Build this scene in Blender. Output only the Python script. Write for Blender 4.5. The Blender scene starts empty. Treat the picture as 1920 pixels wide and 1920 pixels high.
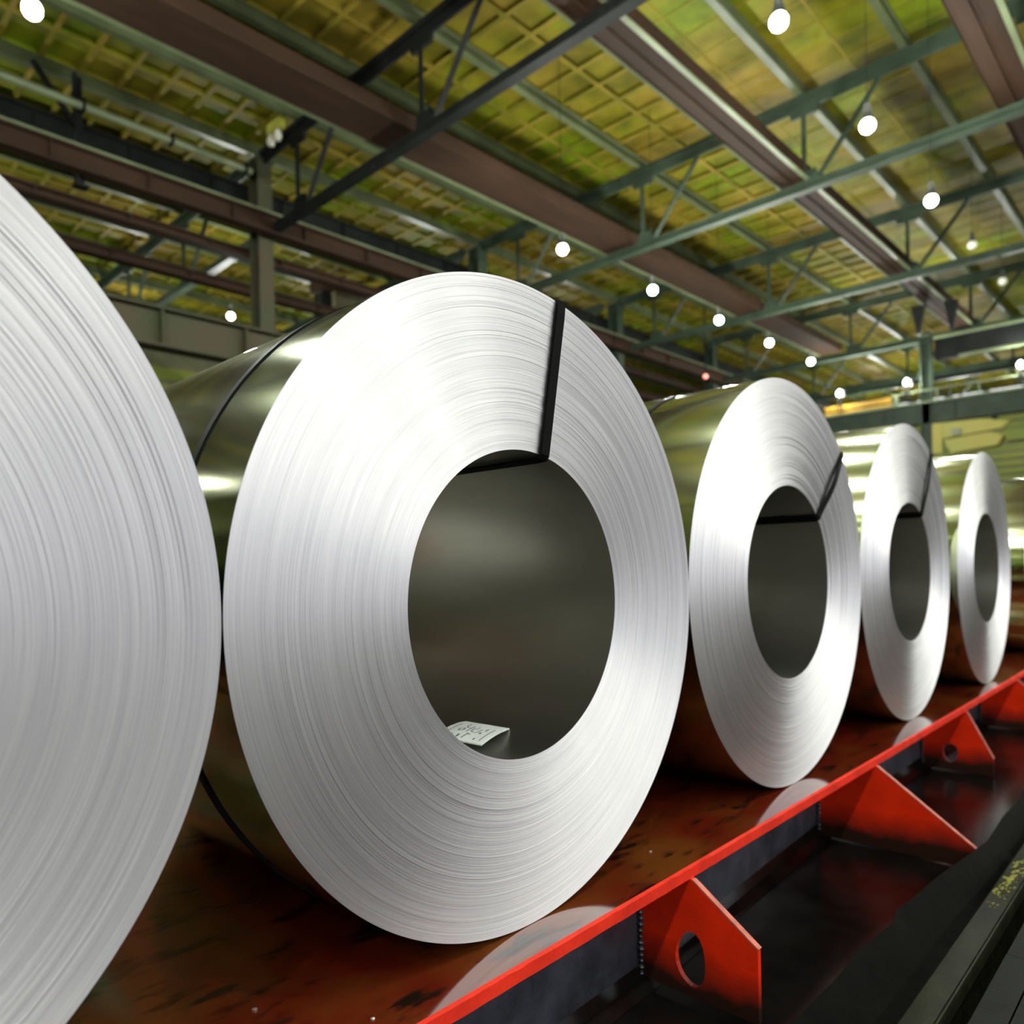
import bpy, bmesh, math, random
import numpy as np
from mathutils import Vector, Matrix
from mathutils.geometry import tessellate_polygon

random.seed(7)
rng = np.random.default_rng(7)
SC = bpy.context.scene
COL = SC.collection
S = 0.75          # one unit = one coil radius = 0.75 m
ZF = 1.36         # the hall floor lies 1.36 units below the coil axes


def W(x, y, z):
    return Vector((S * x, S * y, S * (z + ZF)))


# ------------------------------------------------------------------ camera
FL = 1410.509
YAW, PIT, ROL = math.radians(45.013), math.radians(-0.4531), math.radians(-1.2468)
CAM = (-0.5002, -1.5284, 0.1036)
fw = Vector((math.sin(YAW) * math.cos(PIT), math.cos(YAW) * math.cos(PIT), math.sin(PIT)))
rt = Vector((math.cos(YAW), -math.sin(YAW), 0))
up = rt.cross(fw)
cr, sr = math.cos(ROL), math.sin(ROL)
rt, up = cr * rt + sr * up, -sr * rt + cr * up
cd = bpy.data.cameras.new('camera')
cam = bpy.data.objects.new('camera', cd)
COL.objects.link(cam)
M = Matrix((rt, up, -fw)).transposed().to_4x4()
M.translation = W(*CAM)
cam.matrix_world = M
cd.sensor_width = 36
cd.lens = FL / 1920 * 36
cd.shift_x = 63.98 / 1920
cd.shift_y = 114.64 / 1920
cd.clip_start = 0.05
cd.clip_end = 300
cd.dof.use_dof = True
cd.dof.focus_distance = 1.62
cd.dof.aperture_fstop = 2.3
SC.camera = cam

# ------------------------------------------------------------------ world, exposure
wd = bpy.data.worlds.new('world')
SC.world = wd
wd.use_nodes = True
bg = wd.node_tree.nodes['Background']
bg.inputs[0].default_value = (0.94, 0.94, 1.0, 1)
bg.inputs[1].default_value = 1.3
SC.view_settings.view_transform = 'Standard'
SC.view_settings.look = 'None'
SC.view_settings.gamma = 1
SC.view_settings.use_curve_mapping = False
SC.view_settings.exposure = 0.0
LAMP_W = 1100.0
LAMP_COL = (0.98, 1.0, 0.93)
BULB_EMIT = 26.0


# ------------------------------------------------------------------ materials
def mat(name, col, rough=0.5, metal=0.0, var=0.0, vscale=3.0, col2=None, bump=0.0, bscale=30.0,
        coat=0.0, ior=1.5, stretch=None, rvar=0.0, thr=None, detail=6.0):
    m = bpy.data.materials.new(name)
    m.use_nodes = True
    nt = m.node_tree
    b = nt.nodes['Principled BSDF']
    b.inputs['Roughness'].default_value = rough
    b.inputs['Metallic'].default_value = metal
    b.inputs['IOR'].default_value = ior
    b.inputs['Coat Weight'].default_value = coat
    b.inputs['Coat Roughness'].default_value = 0.1
    b.inputs['Coat IOR'].default_value = 2.2
    b.inputs['Base Color'].default_value = (*col, 1)
    geo = nt.nodes.new('ShaderNodeNewGeometry')
    vec = geo.outputs['Position']
    if stretch:
        mp = nt.nodes.new('ShaderNodeMapping')
        mp.inputs['Scale'].default_value = stretch
        nt.links.new(vec, mp.inputs['Vector'])
        vec = mp.outputs['Vector']
    if var or col2:
        n = nt.nodes.new('ShaderNodeTexNoise')
        n.inputs['Scale'].default_value = vscale
        n.inputs['Detail'].default_value = detail
        n.inputs['Roughness'].default_value = 0.6
        nt.links.new(vec, n.inputs['Vector'])
        r = nt.nodes.new('ShaderNodeValToRGB')
        lo, hi = thr or (0.35, 0.65)
        r.color_ramp.elements[0].position = lo
        r.color_ramp.elements[1].position = hi
        c2 = col2 or tuple(min(1, c * (1 + var)) for c in col)
        c1 = tuple(c * (1 - var) for c in col) if not col2 else col
        r.color_ramp.elements[0].color = (*c1, 1)
        r.color_ramp.elements[1].color = (*c2, 1)
        nt.links.new(n.outputs['Fac'], r.inputs['Fac'])
        nt.links.new(r.outputs['Color'], b.inputs['Base Color'])
        if rvar:
            mr = nt.nodes.new('ShaderNodeMapRange')
            mr.inputs['To Min'].default_value = max(0.02, rough - rvar)
            mr.inputs['To Max'].default_value = rough + rvar
            mr.inputs['From Min'].default_value = 0.3
            mr.inputs['From Max'].default_value = 0.7
            nt.links.new(n.outputs['Fac'], mr.inputs['Value'])
            nt.links.new(mr.outputs['Result'], b.inputs['Roughness'])
    if bump:
        n2 = nt.nodes.new('ShaderNodeTexNoise')
        n2.inputs['Scale'].default_value = bscale
        n2.inputs['Detail'].default_value = 4
        nt.links.new(vec, n2.inputs['Vector'])
        bp = nt.nodes.new('ShaderNodeBump')
        bp.inputs['Strength'].default_value = bump
        bp.inputs['Distance'].default_value = 0.01
        nt.links.new(n2.outputs['Fac'], bp.inputs['Height'])
        nt.links.new(bp.outputs['Normal'], b.inputs['Normal'])
    return m


def emat(name, col, strength):
    m = bpy.data.materials.new(name)
    m.use_nodes = True
    b = m.node_tree.nodes['Principled BSDF']
    b.inputs['Base Color'].default_value = (0.8, 0.8, 0.8, 1)
    b.inputs['Emission Color'].default_value = (*col, 1)
    b.inputs['Emission Strength'].default_value = strength
    return m


def layered_steel():
    """Wound strip edges: fine circular grooves round the coil axis, stretched highlights."""
    m = bpy.data.materials.new('strip_edge_steel')
    m.use_nodes = True
    nt = m.node_tree
    N, L = nt.nodes, nt.links
    b = N['Principled BSDF']
    b.inputs['Metallic'].default_value = 1.0
    b.inputs['Roughness'].default_value = 0.56
    b.inputs['Anisotropic'].default_value = 0.9
    b.inputs['Anisotropic Rotation'].default_value = 0.25
    tg = N.new('ShaderNodeTangent')
    tg.direction_type = 'RADIAL'
    tg.axis = 'Y'
    L.new(tg.outputs[0], b.inputs['Tangent'])
    tc = N.new('ShaderNodeTexCoord')
    sx = N.new('ShaderNodeSeparateXYZ')
    L.new(tc.outputs['Object'], sx.inputs[0])

    def mth(op, a, bb=None, v=None):
        n = N.new('ShaderNodeMath')
        n.operation = op
        L.new(a, n.inputs[0])
        if bb is not None:
            L.new(bb, n.inputs[1])
        if v is not None:
            n.inputs[1].default_value = v
        return n.outputs[0]
    x, z = sx.outputs['X'], sx.outputs['Z']
    r = mth('SQRT', mth('ADD', mth('MULTIPLY', x, x), mth('MULTIPLY', z, z)))
    cx, cz = mth('DIVIDE', x, r), mth('DIVIDE', z, r)

    def rings(freq, ang):
        cb = N.new('ShaderNodeCombineXYZ')
        L.new(mth('MULTIPLY', r, v=freq), cb.inputs[0])
        L.new(mth('MULTIPLY', cx, v=ang), cb.inputs[1])
        L.new(mth('MULTIPLY', cz, v=ang), cb.inputs[2])
        n = N.new('ShaderNodeTexNoise')
        n.inputs['Scale'].default_value = 1.0
        n.inputs['Detail'].default_value = 3.0
        n.inputs['Roughness'].default_value = 0.7
        L.new(cb.outputs[0], n.inputs['Vector'])
        return n.outputs['Fac']
    f1, f2 = rings(330.0, 1.6), rings(75.0, 0.8)
    mx = mth('ADD', mth('MULTIPLY', f1, v=0.6), mth('MULTIPLY', f2, v=0.4))
    rp = N.new('ShaderNodeValToRGB')
    rp.color_ramp.elements[0].position = 0.34
    rp.color_ramp.elements[1].position = 0.62
    rp.color_ramp.elements[0].color = (0.80, 0.80, 0.82, 1)
    rp.color_ramp.elements[1].color = (0.97, 0.965, 0.965, 1)
    L.new(mx, rp.inputs['Fac'])
    L.new(rp.outputs['Color'], b.inputs['Base Color'])
    bp = N.new('ShaderNodeBump')
    bp.inputs['Strength'].default_value = 0.10
    bp.inputs['Distance'].default_value = 0.002
    L.new(mx, bp.inputs['Height'])
    L.new(bp.outputs['Normal'], b.inputs['Normal'])
    return m


MT = {}
MT['edge'] = layered_steel()
MT['outer'] = mat('rolled_steel', (0.50, 0.545, 0.34), 0.12, 1.0, var=0.06, vscale=1.2, stretch=(1, 0.1, 1))  # green tint puts the roof's reflection into the steel colour
MT['bore'] = mat('bore_steel', (0.46, 0.46, 0.42), 0.33, 1.0, var=0.12, vscale=2.5, stretch=(1, 0.3, 1))
MT['strap'] = mat('black_strap', (0.007, 0.0075, 0.007), 0.42, 0.0, ior=1.35)
MT['paper'] = mat('paper', (0.74, 0.78, 0.76), 0.7, var=0.04, vscale=20)
MT['ink'] = mat('ink', (0.12, 0.13, 0.16), 0.7)
MT['deck'] = mat('oily_red_paint', (0.16, 0.014, 0.005), 0.1, 0, col2=(0.21, 0.06, 0.011), vscale=2.2, bump=0.02,
                 bscale=60, ior=2.2, coat=1.0, rvar=0.04, thr=(0.42, 0.66))
MT['red'] = mat('bright_red_paint', (0.86, 0.04, 0.018), 0.42, 0, var=0.16, vscale=9, bump=0.12, bscale=90)
MT['cut'] = mat('scuffed_cut_edge', (0.62, 0.16, 0.11), 0.5, 0, var=0.25, vscale=30)
MT['web'] = mat('blue_black_paint', (0.042, 0.045, 0.058), 0.36, 0, var=0.4, vscale=8, bump=0.2, bscale=70)
MT['weld'] = mat('weld_metal', (0.09, 0.09, 0.11), 0.25, 0.7)
MT['tray'] = mat('oily_black_steel', (0.006, 0.0055, 0.005), 0.16, 0, var=0.5, vscale=5, bump=0.05, bscale=12, ior=1.35)
MT['rubber'] = mat('black_rubber', (0.0028, 0.0031, 0.0022), 0.66, 0, var=0.4, vscale=12, bump=0.25, bscale=50, ior=1.25)
MT['curb'] = mat('oily_green_black_steel', (0.010, 0.012, 0.007), 0.5, 0, col2=(0.02, 0.022, 0.011), vscale=9, bump=0.3, bscale=60, ior=1.3)
MT['floor'] = mat('oily_concrete', (0.05, 0.05, 0.04), 0.45, 0, var=0.4, vscale=2.5, bump=0.2, bscale=20)
MT['fplate'] = mat('dark_floor_plate', (0.004, 0.005, 0.0036), 0.55, 0, var=0.5, vscale=7, bump=0.25, bscale=40, ior=1.3)
MT['moss'] = mat('yellow_paint_worn', (0.15, 0.155, 0.006), 0.7, 0, var=0.4, vscale=40)
MT['green'] = mat('green_steel_paint', (0.030, 0.046, 0.029), 0.55, 0, var=0.25, vscale=1.6, ior=1.35)
MT['dark'] = mat('dark_steel_paint', (0.010, 0.011, 0.010), 0.6, 0, var=0.3, vscale=1.5, ior=1.3)
MT['brown'] = mat('brown_primer_steel', (0.027, 0.0145, 0.008), 0.75, 0, var=0.25, vscale=1.3, stretch=(0.4, 2, 2))
MT['pale'] = mat('pale_green_steel', (0.13, 0.16, 0.085), 0.4, 0, var=0.25, vscale=1.2)
MT['purlin'] = mat('purlin_steel', (0.07, 0.085, 0.04), 0.4, 0, var=0.25, vscale=1.2)
MT['deckroof'] = mat('roof_deck', (0.12, 0.11, 0.02), 0.8)
MT['siding'] = mat('olive_siding', (0.17, 0.18, 0.03), 0.6, 0, col2=(0.12, 0.16, 0.03), vscale=0.6)
MT['wall'] = mat('dark_olive_wall', (0.09, 0.09, 0.04), 0.7, 0, var=0.3, vscale=0.8)
MT['pier'] = mat('stained_concrete', (0.11, 0.09, 0.055), 0.75, 0, col2=(0.085, 0.11, 0.055), vscale=1.2)
MT['runway'] = mat('stained_runway_steel', (0.055, 0.045, 0.026), 0.75, 0, col2=(0.042, 0.05, 0.026), vscale=1.2)
MT['yellow'] = mat('crane_yellow', (0.30, 0.235, 0.006), 0.5, 0, col2=(0.24, 0.26, 0.015), vscale=1.4)
MT['orange'] = mat('crane_orange', (0.36, 0.20, 0.01), 0.5, 0, var=0.2, vscale=2)
MT['shade'] = mat('lamp_shade', (0.03, 0.035, 0.028), 0.6, 0.0)
MT['rib'] = mat('ochre_rib', (0.21, 0.15, 0.02), 0.6, 0, col2=(0.09, 0.09, 0.008), vscale=0.9)
MT['bulb'] = emat('lamp_glow', (0.92, 1.0, 0.86), BULB_EMIT)
MT['dimglass'] = mat('frosted_glass', (0.88, 0.87, 0.72), 0.3)
MT['fbox'] = mat('olive_fitting', (0.40, 0.40, 0.06), 0.5)
MT['redlamp'] = emat('red_signal', (1.0, 0.12, 0.05), 2.5)
MT['chip'] = mat('bright_swarf', (0.75, 0.70, 0.62), 0.3, 0.8)


def deck_mat():
    """Oily worn red deck: brown wear patches and black grease streaks along the rolling direction."""
    m = MT['deck']
    nt = m.node_tree
    N, L = nt.nodes, nt.links
    b = N['Principled BSDF']
    src = b.inputs['Base Color'].links[0].from_socket
    g = N.new('ShaderNodeNewGeometry')
    mp = N.new('ShaderNodeMapping')
    mp.inputs['Rotation'].default_value = (0, 0, 0.35)
    mp.inputs['Scale'].default_value = (4.0, 13.0, 4.0)
    n = N.new('ShaderNodeTexNoise')
    n.inputs['Scale'].default_value = 1.0
    n.inputs['Detail'].default_value = 7
    n.inputs['Roughness'].default_value = 0.7
    L.new(g.outputs['Position'], mp.inputs['Vector'])
    L.new(mp.outputs['Vector'], n.inputs['Vector'])
    r = N.new('ShaderNodeValToRGB')
    r.color_ramp.elements[0].position = 0.53
    r.color_ramp.elements[1].position = 0.61
    L.new(n.outputs['Fac'], r.inputs['Fac'])
    mx = N.new('ShaderNodeMix')
    mx.data_type = 'RGBA'
    L.new(r.outputs['Color'], mx.inputs['Factor'])
    L.new(src, mx.inputs['A'])
    mx.inputs['B'].default_value = (0.012, 0.009, 0.006, 1)
    L.new(mx.outputs['Result'], b.inputs['Base Color'])


deck_mat()


def gusset_mat():
    """Red plates whose colour turns dark brown towards the foot."""
    m = mat('red_to_brown_plate', (0.95, 0.032, 0.005), 0.42, 0, var=0.12, vscale=9, bump=0.1, bscale=90)
    nt = m.node_tree
    N, L = nt.nodes, nt.links
    b = N['Principled BSDF']
    src = b.inputs['Base Color'].links[0].from_socket
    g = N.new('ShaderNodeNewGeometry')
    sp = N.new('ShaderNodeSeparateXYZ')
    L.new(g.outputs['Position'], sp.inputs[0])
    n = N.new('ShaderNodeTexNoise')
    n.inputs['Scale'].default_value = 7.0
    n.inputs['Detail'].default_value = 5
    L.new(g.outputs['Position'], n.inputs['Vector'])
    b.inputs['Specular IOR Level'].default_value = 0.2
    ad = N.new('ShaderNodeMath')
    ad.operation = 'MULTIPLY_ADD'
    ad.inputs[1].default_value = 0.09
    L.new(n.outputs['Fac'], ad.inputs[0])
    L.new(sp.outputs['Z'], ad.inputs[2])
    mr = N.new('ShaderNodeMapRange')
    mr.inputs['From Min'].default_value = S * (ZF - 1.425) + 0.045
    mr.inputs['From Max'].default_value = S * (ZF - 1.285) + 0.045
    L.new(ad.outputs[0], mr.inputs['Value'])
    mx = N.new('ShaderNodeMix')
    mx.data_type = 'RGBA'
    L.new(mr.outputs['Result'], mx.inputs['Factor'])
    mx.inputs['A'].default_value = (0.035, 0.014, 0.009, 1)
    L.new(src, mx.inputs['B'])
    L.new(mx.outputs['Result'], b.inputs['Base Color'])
    return m


MT['gusset'] = gusset_mat()


for k_, v_ in (('rubber', 0.12), ('tray', 0.3), ('fplate', 0.15), ('curb', 0.2), ('brown', 0.12), ('dark', 0.2), ('green', 0.3), ('strap', 0.03), ('red', 0.2)):
    MT[k_].node_tree.nodes['Principled BSDF'].inputs['Specular IOR Level'].default_value = v_


def roof_mat():
    """Ribbed roof slabs: ochre paint with olive and green weathering patches."""
    m = bpy.data.materials.new('ochre_roof_slab')
    m.use_nodes = True
    nt = m.node_tree
    N, L = nt.nodes, nt.links
    b = N['Principled BSDF']
    b.inputs['Roughness'].default_value = 0.6
    g = N.new('ShaderNodeNewGeometry')
    n1 = N.new('ShaderNodeTexNoise')
    n1.inputs['Scale'].default_value = 0.42
    n1.inputs['Detail'].default_value = 5
    n2 = N.new('ShaderNodeTexNoise')
    n2.inputs['Scale'].default_value = 1.7
    n2.inputs['Detail'].default_value = 6
    L.new(g.outputs['Position'], n1.inputs['Vector'])
    L.new(g.outputs['Position'], n2.inputs['Vector'])
    r1 = N.new('ShaderNodeValToRGB')
    e = r1.color_ramp.elements
    e[0].position, e[0].color = 0.36, (0.125, 0.165, 0.004, 1)
    e[1].position, e[1].color = 0.62, (0.175, 0.125, 0.014, 1)
    k = e.new(0.49)
    k.color = (0.145, 0.128, 0.007, 1)
    L.new(n1.outputs['Fac'], r1.inputs['Fac'])
    r2 = N.new('ShaderNodeValToRGB')
    r2.color_ramp.elements[0].position = 0.30
    r2.color_ramp.elements[1].position = 0.62
    r2.color_ramp.elements[0].color = (0.45, 0.46, 0.40, 1)
    r2.color_ramp.elements[1].color = (1, 1, 1, 1)
    L.new(n2.outputs['Fac'], r2.inputs['Fac'])
    mx = N.new('ShaderNodeMix')
    mx.data_type = 'RGBA'
    mx.blend_type = 'MULTIPLY'
    mx.inputs['Factor'].default_value = 1
    L.new(r1.outputs['Color'], mx.inputs['A'])
    L.new(r2.outputs['Color'], mx.inputs['B'])
    L.new(mx.outputs['Result'], b.inputs['Base Color'])
    return m


MT['roof'] = roof_mat()
for k_, v_ in (('roof', 0.12), ('rib', 0.12), ('purlin', 0.25), ('pale', 0.3), ('siding', 0.2), ('pier', 0.2), ('runway', 0.15)):
    MT[k_].node_tree.nodes['Principled BSDF'].inputs['Specular IOR Level'].default_value = v_


# ------------------------------------------------------------------ building helpers
class MB:
    """Collects polygons given in scene units and links them as one mesh object."""

    def __init__(self):
        self.v, self.f = [], []

    def add(self, vs, fs):
        o = len(self.v)
        self.v += [tuple(p) for p in vs]
        self.f += [tuple(i + o for i in f) for f in fs]
        return self

    def box(self, x0, x1, y0, y1, z0, z1):
        vs = [(x, y, z) for z in (z0, z1) for y in (y0, y1) for x in (x0, x1)]
        return self.add(vs, [(0, 2, 3, 1), (4, 5, 7, 6), (0, 1, 5, 4), (2, 6, 7, 3), (0, 4, 6, 2), (1, 3, 7, 5)])

    def prism(self, prof, axis, a, b):
        """Extrude a closed 2-D profile (counter-clockwise) along an axis; profile is the other two axes in order."""
        n = len(prof)

        def P(t, p):
            return {0: (t, p[0], p[1]), 1: (p[0], t, p[1]), 2: (p[0], p[1], t)}[axis]
        vs = [P(a, p) for p in prof] + [P(b, p) for p in prof]
        fs = [(i, (i + 1) % n, n + (i + 1) % n, n + i) for i in range(n)]
        fs += [tuple(reversed(range(n))), tuple(range(n, 2 * n))]
        return self.add(vs, fs)

    def bar(self, p, q, w, h=None):
        """A square bar between two points."""
        h = h or w
        p, q = Vector(p), Vector(q)
        d = (q - p).normalized()
        s = d.cross(Vector((0, 0, 1)))
        if s.length < 1e-3:
            s = Vector((1, 0, 0))
        s.normalize()
        t = s.cross(d)
        vs = []
        for c in (p, q):
            for a, b in ((-1, -1), (1, -1), (1, 1), (-1, 1)):
                vs.append(c + s * (a * w / 2) + t * (b * h / 2))
        return self.add(vs, [(0, 1, 5, 4), (1, 2, 6, 5), (2, 3, 7, 6), (3, 0, 4, 7), (3, 2, 1, 0), (4, 5, 6, 7)])

    def angle(self, p, q, w, t, flip=1):
        """An L-section member between two points."""
        p, q = Vector(p), Vector(q)
        d = (q - p).normalized()
        s = d.cross(Vector((0, 0, 1)))
        if s.length < 1e-3:
            s = Vector((1, 0, 0))
        s.normalize()
        u = s.cross(d)
        prof = [(0, 0), (w, 0), (w, t), (t, t), (t, w), (0, w)]
        vs = []
        for c in (p, q):
            for a, b in prof:
                vs.append(c + s * (a - w / 2) * flip + u * (b - w / 2))
        n = 6
        fs = [(i, (i + 1) % n, n + (i + 1) % n, n + i) for i in range(n)] + [tuple(reversed(range(n))), tuple(range(n, 2 * n))]
        return self.add(vs, fs)

    def lathe(self, c, prof, n=16):
        """Turn (radius, z) pairs round a vertical axis through c."""
        o = [(c[0] + r * math.cos(2 * math.pi * i / n), c[1] + r * math.sin(2 * math.pi * i / n), c[2] + z)
             for r, z in prof for i in range(n)]
        fs = [(k * n + i, k * n + (i + 1) % n, (k + 1) * n + (i + 1) % n, (k + 1) * n + i)
              for k in range(len(prof) - 1) for i in range(n)]
        return self.add(o, fs)

    def build(self, name, m, parent=None, origin=None, smooth=False):
        me = bpy.data.meshes.new(name)
        top = parent
        while top is not None and '_o' not in top:
            top = top.parent
        o0 = Vector(top['_o']) if top is not None else (Vector((0, 0, 0)) if parent is not None else (W(*origin) if origin else Vector((0, 0, 0))))
        if parent is not None and origin is not None:
            o1 = W(*origin)
        else:
            o1 = o0
        me.from_pydata([W(*p) - o1 for p in self.v], [], self.f)
        me.validate()
        bm = bmesh.new()
        bm.from_mesh(me)
        bmesh.ops.recalc_face_normals(bm, faces=bm.faces)
        bm.to_mesh(me)
        bm.free()
        me.materials.append(m)
        if smooth:
            me.polygons.foreach_set('use_smooth', [True] * len(me.polygons))
            me.set_sharp_from_angle(angle=math.radians(40))
        ob = bpy.data.objects.new(name, me)
        COL.objects.link(ob)
        if parent is not None:
            ob.parent = parent
            ob.location = o1 - o0
        else:
            ob.location = o1
        return ob


def tag(o, label=None, cat=None, group=None, kind=None):
    if label:
        o['label'] = label
    if cat:
        o['category'] = cat
    if group:
        o['group'] = group
    if kind:
        o['kind'] = kind
    return o


def thing(name, loc, label, cat, group=None):
    o = bpy.data.objects.new(name, None)
    o.empty_display_size = 0.1
    COL.objects.link(o)
    o.location = W(*loc)
    o['_o'] = list(W(*loc))
    return tag(o, label, cat, group)


def proj(x, y, z):
    d = Vector((x, y, z)) - Vector(CAM)
    k = d.dot(fw)
    if k <= 0.05:
        return None
    return 896.0 + FL * d.dot(rt) / k, 1074.6 - FL * d.dot(up) / k, k


# ------------------------------------------------------------------ setting: floor, pit, walls
X0, X1, YN, YF = -16.0, 62.0, -24.0, 36.0
ZG = -ZF
fl_ = MB()
fl_.box(X0, X1, YN, -1.62, ZG - 0.3, ZG)
fl_.box(X0, X1, 0.3, YF, ZG - 0.3, ZG)
fl_.box(X0, X1, -1.62, 0.3, ZG - 0.6, ZG - 0.3)
floor = tag(fl_.build('floor', MT['floor']), 'dark oily concrete hall floor', None, None, 'structure')
for y0, y1 in ((-1.62, -1.33), (-1.325, -1.03), (-1.025, -0.935)):
    for i in range(6):
        xa = -2.0 + i * 2.4
        MB().box(xa, xa + 2.39, y0, y1, ZG - 0.3, ZG + 0.004 * random.random()).build('floor_plate', MT['fplate'], floor)

wr = MB().box(X1, X1 + 0.2, YN, YF, ZG, 11.5).build('wall_right', MT['wall'])
tag(wr, 'far end wall with olive horizontal siding', None, None, 'structure')
for i in range(13):
    z = 4.2 + i * 0.52
    MB().prism([(X1 - 0.02, z), (X1 - 0.14, z + 0.02), (X1 - 0.03, z + 0.40), (X1 - 0.02, z + 0.40)][::-1], 1, YN, YF).build(
        'siding_panel', MT['siding'], wr) if False else MB().box(X1 - 0.12, X1 - 0.01, YN + 0.1, YF - 0.1, z, z + 0.36).build('siding_panel', MT['siding'], wr)
wb = MB().box(X0, X1, YF, YF + 0.2, ZG, 11.5).build('wall_back', MT['wall'])
tag(wb, 'dark back wall beyond the far aisle', None, None, 'structure')
for i in range(9):
    z = 3.0 + i * 0.85
    MB().box(X0 + 0.1, X1 - 0.2, YF - 0.1, YF - 0.005, z, z + 0.6).build('siding_panel', MT['siding'], wb)
wl = MB().box(X0 - 0.2, X0, YN, YF, ZG, 11.5).build('wall_left', MT['wall'])
tag(wl, 'dark end wall behind the photographer', None, None, 'structure')

# ------------------------------------------------------------------ ceiling: deck, purlins, ribbed slabs
ZU, ZP, ZR = 11.15, 11.28, 11.55       # upper chord, purlin underside, slab underside
ceil = MB().box(X0, X1, YN, YF, ZR + 0.16, ZR + 0.3).build('ceiling', MT['deckroof'])
tag(ceil, 'ochre and olive ribbed hall roof', None, None, 'structure')
PY0, DPY = 3.42, 2.25
purl_y = [PY0 + DPY * k for k in range(-11, 15) if YN + 0.3 < PY0 + DPY * k < YF - 0.3]
for y in purl_y:
    w, h = 0.16, ZR - ZP
    prof = [(y - w / 2, ZP), (y + w / 2, ZP), (y + w / 2, ZP + 0.04), (y + 0.03, ZP + 0.04), (y + 0.03, ZP + h - 0.03),
            (y + w / 2, ZP + h - 0.03), (y + w / 2, ZP + h), (y - w / 2, ZP + h), (y - w / 2, ZP + h - 0.03),
            (y - 0.03, ZP + h - 0.03), (y - 0.03, ZP + 0.04), (y - w / 2, ZP + 0.04)]
    MB().prism(prof, 0, X0 + 0.05, X1 - 0.15).build('purlin', MT['purlin'], ceil)
PW, PD, PH = 0.8235, DPY / 2, 0.14
cells = []
nx = int((X1 - 0.2 - X0) / PW)
for i in range(nx):
    for y in purl_y[:-1]:
        for h in (0, 1):
            cells.append((X0 + 0.05 + (i + 0.5) * PW, y + (h + 0.5) * PD))


def slab(mb, x, y, z, w, d, h, rim, rec):
    a, b = w / 2, d / 2
    c, e = a - rim, b - rim
    v = []
    for (p, q, zz) in ((a, b, z + h), (a, b, z), (c, e, z), (c * 0.97, e * 0.97, z + rec)):
        v += [(x - p, y - q, zz), (x + p, y - q, zz), (x + p, y + q, zz), (x - p, y + q, zz)]
    f = []
    for k in range(3):
        for i in range(4):
            j = (i + 1) % 4
            f.append((4 * k + i, 4 * k + j, 4 * k + 4 + j, 4 * k + 4 + i))
    f.append((12, 13, 14, 15))
    mb.add(v, f)


def ribs(ob):
    """The ribs round each pan take the ochre rib material, the pans the roof material."""
    ob.data.materials.append(MT['rib'])
    n_ = len(ob.data.polygons)
    ob.data.polygons.foreach_set('material_index', [1 if (i % 13) < 8 else 0 for i in range(n_)])
    return ob


view = []
for k, (x, y) in enumerate(cells):
    q = proj(x, y, ZR)
    if q and -60 < q[0] < 1980 and -60 < q[1] < 900:
        view.append((q[2], k))
view.sort()
near = set(k for _, k in view[:300])
base_slab = {}
rest = MB()
for k, (x, y) in enumerate(cells):
    dz = 0.02 * random.random()
    flat = y < 7.8                       # smoother sheets nearer the camera side, deep pans farther left
    rim, rec = (0.022, 0.018) if flat else (0.055, 0.085)
    if k in near:
        if flat not in base_slab:
            mb = MB()
            slab(mb, x, y, ZR, PW - 0.005, PD - 0.005, PH, rim, rec)
            base_slab[flat] = ribs(mb.build('roof_slab', MT['roof'], ceil, origin=(x, y, ZR)))
            continue
        o = base_slab[flat].copy()
        COL.objects.link(o)
        o.parent = ceil
        o.location = W(x, y, ZR + dz)
    else:
        slab(rest, x, y, ZR + dz, PW - 0.005, PD - 0.005, PH, rim, rec)
o = ribs(rest.build('roof_slab_field', MT['roof'], ceil))
tag(o, kind='stuff')

# ------------------------------------------------------------------ roof trusses
ZL = 9.1


def truss(x, ya, yb, label, m, nodes, group):
    t = thing('roof_truss', (x, yb, ZL), label, 'truss', group)
    w = 0.24
    # lower chord: inverted T, upper chord: T
    lo = [(x - w / 2, ZL - 0.13), (x + w / 2, ZL - 0.13), (x + w / 2, ZL - 0.08), (x + 0.03, ZL - 0.08), (x + 0.03, ZL + 0.12),
          (x - 0.03, ZL + 0.12), (x - 0.03, ZL - 0.08), (x - w / 2, ZL - 0.08)]
    MB().prism(lo, 1, ya, yb).build('lower_chord', m, t)
    hi = [(x - 0.03, ZU - 0.2), (x + 0.03, ZU - 0.2), (x + 0.03, ZU), (x + w / 2, ZU), (x + w / 2, ZP - 0.005), (x - w / 2, ZP - 0.005),
          (x - w / 2, ZU), (x - 0.03, ZU)]
    MB().prism(hi, 1, ya, yb).build('upper_chord', m, t)
    for y in nodes:
        MB().angle((x, y, ZL - 0.05), (x, y, ZU), 0.11, 0.03).build('hanger', m, t)
        MB().angle((x + 0.05, y - 0.12, ZL - 0.02), (x + 0.05, y - 1.78, ZU), 0.12, 0.03).build('diagonal', m, t)
        g = [(y - 0.34, ZL + 0.05), (y + 0.22, ZL + 0.05), (y + 0.14, ZL + 0.36), (y - 0.26, ZL + 0.36)]
        MB().prism([(a, b) for a, b in g], 0, x - 0.045, x + 0.045).build('gusset', m, t)
        g = [(y - 0.3, ZU - 0.36), (y + 0.3, ZU - 0.36), (y + 0.36, ZU - 0.06), (y - 0.36, ZU - 0.06)]
        MB().prism(g, 0, x - 0.045, x + 0.045).build('gusset', m, t)
    return t


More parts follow.
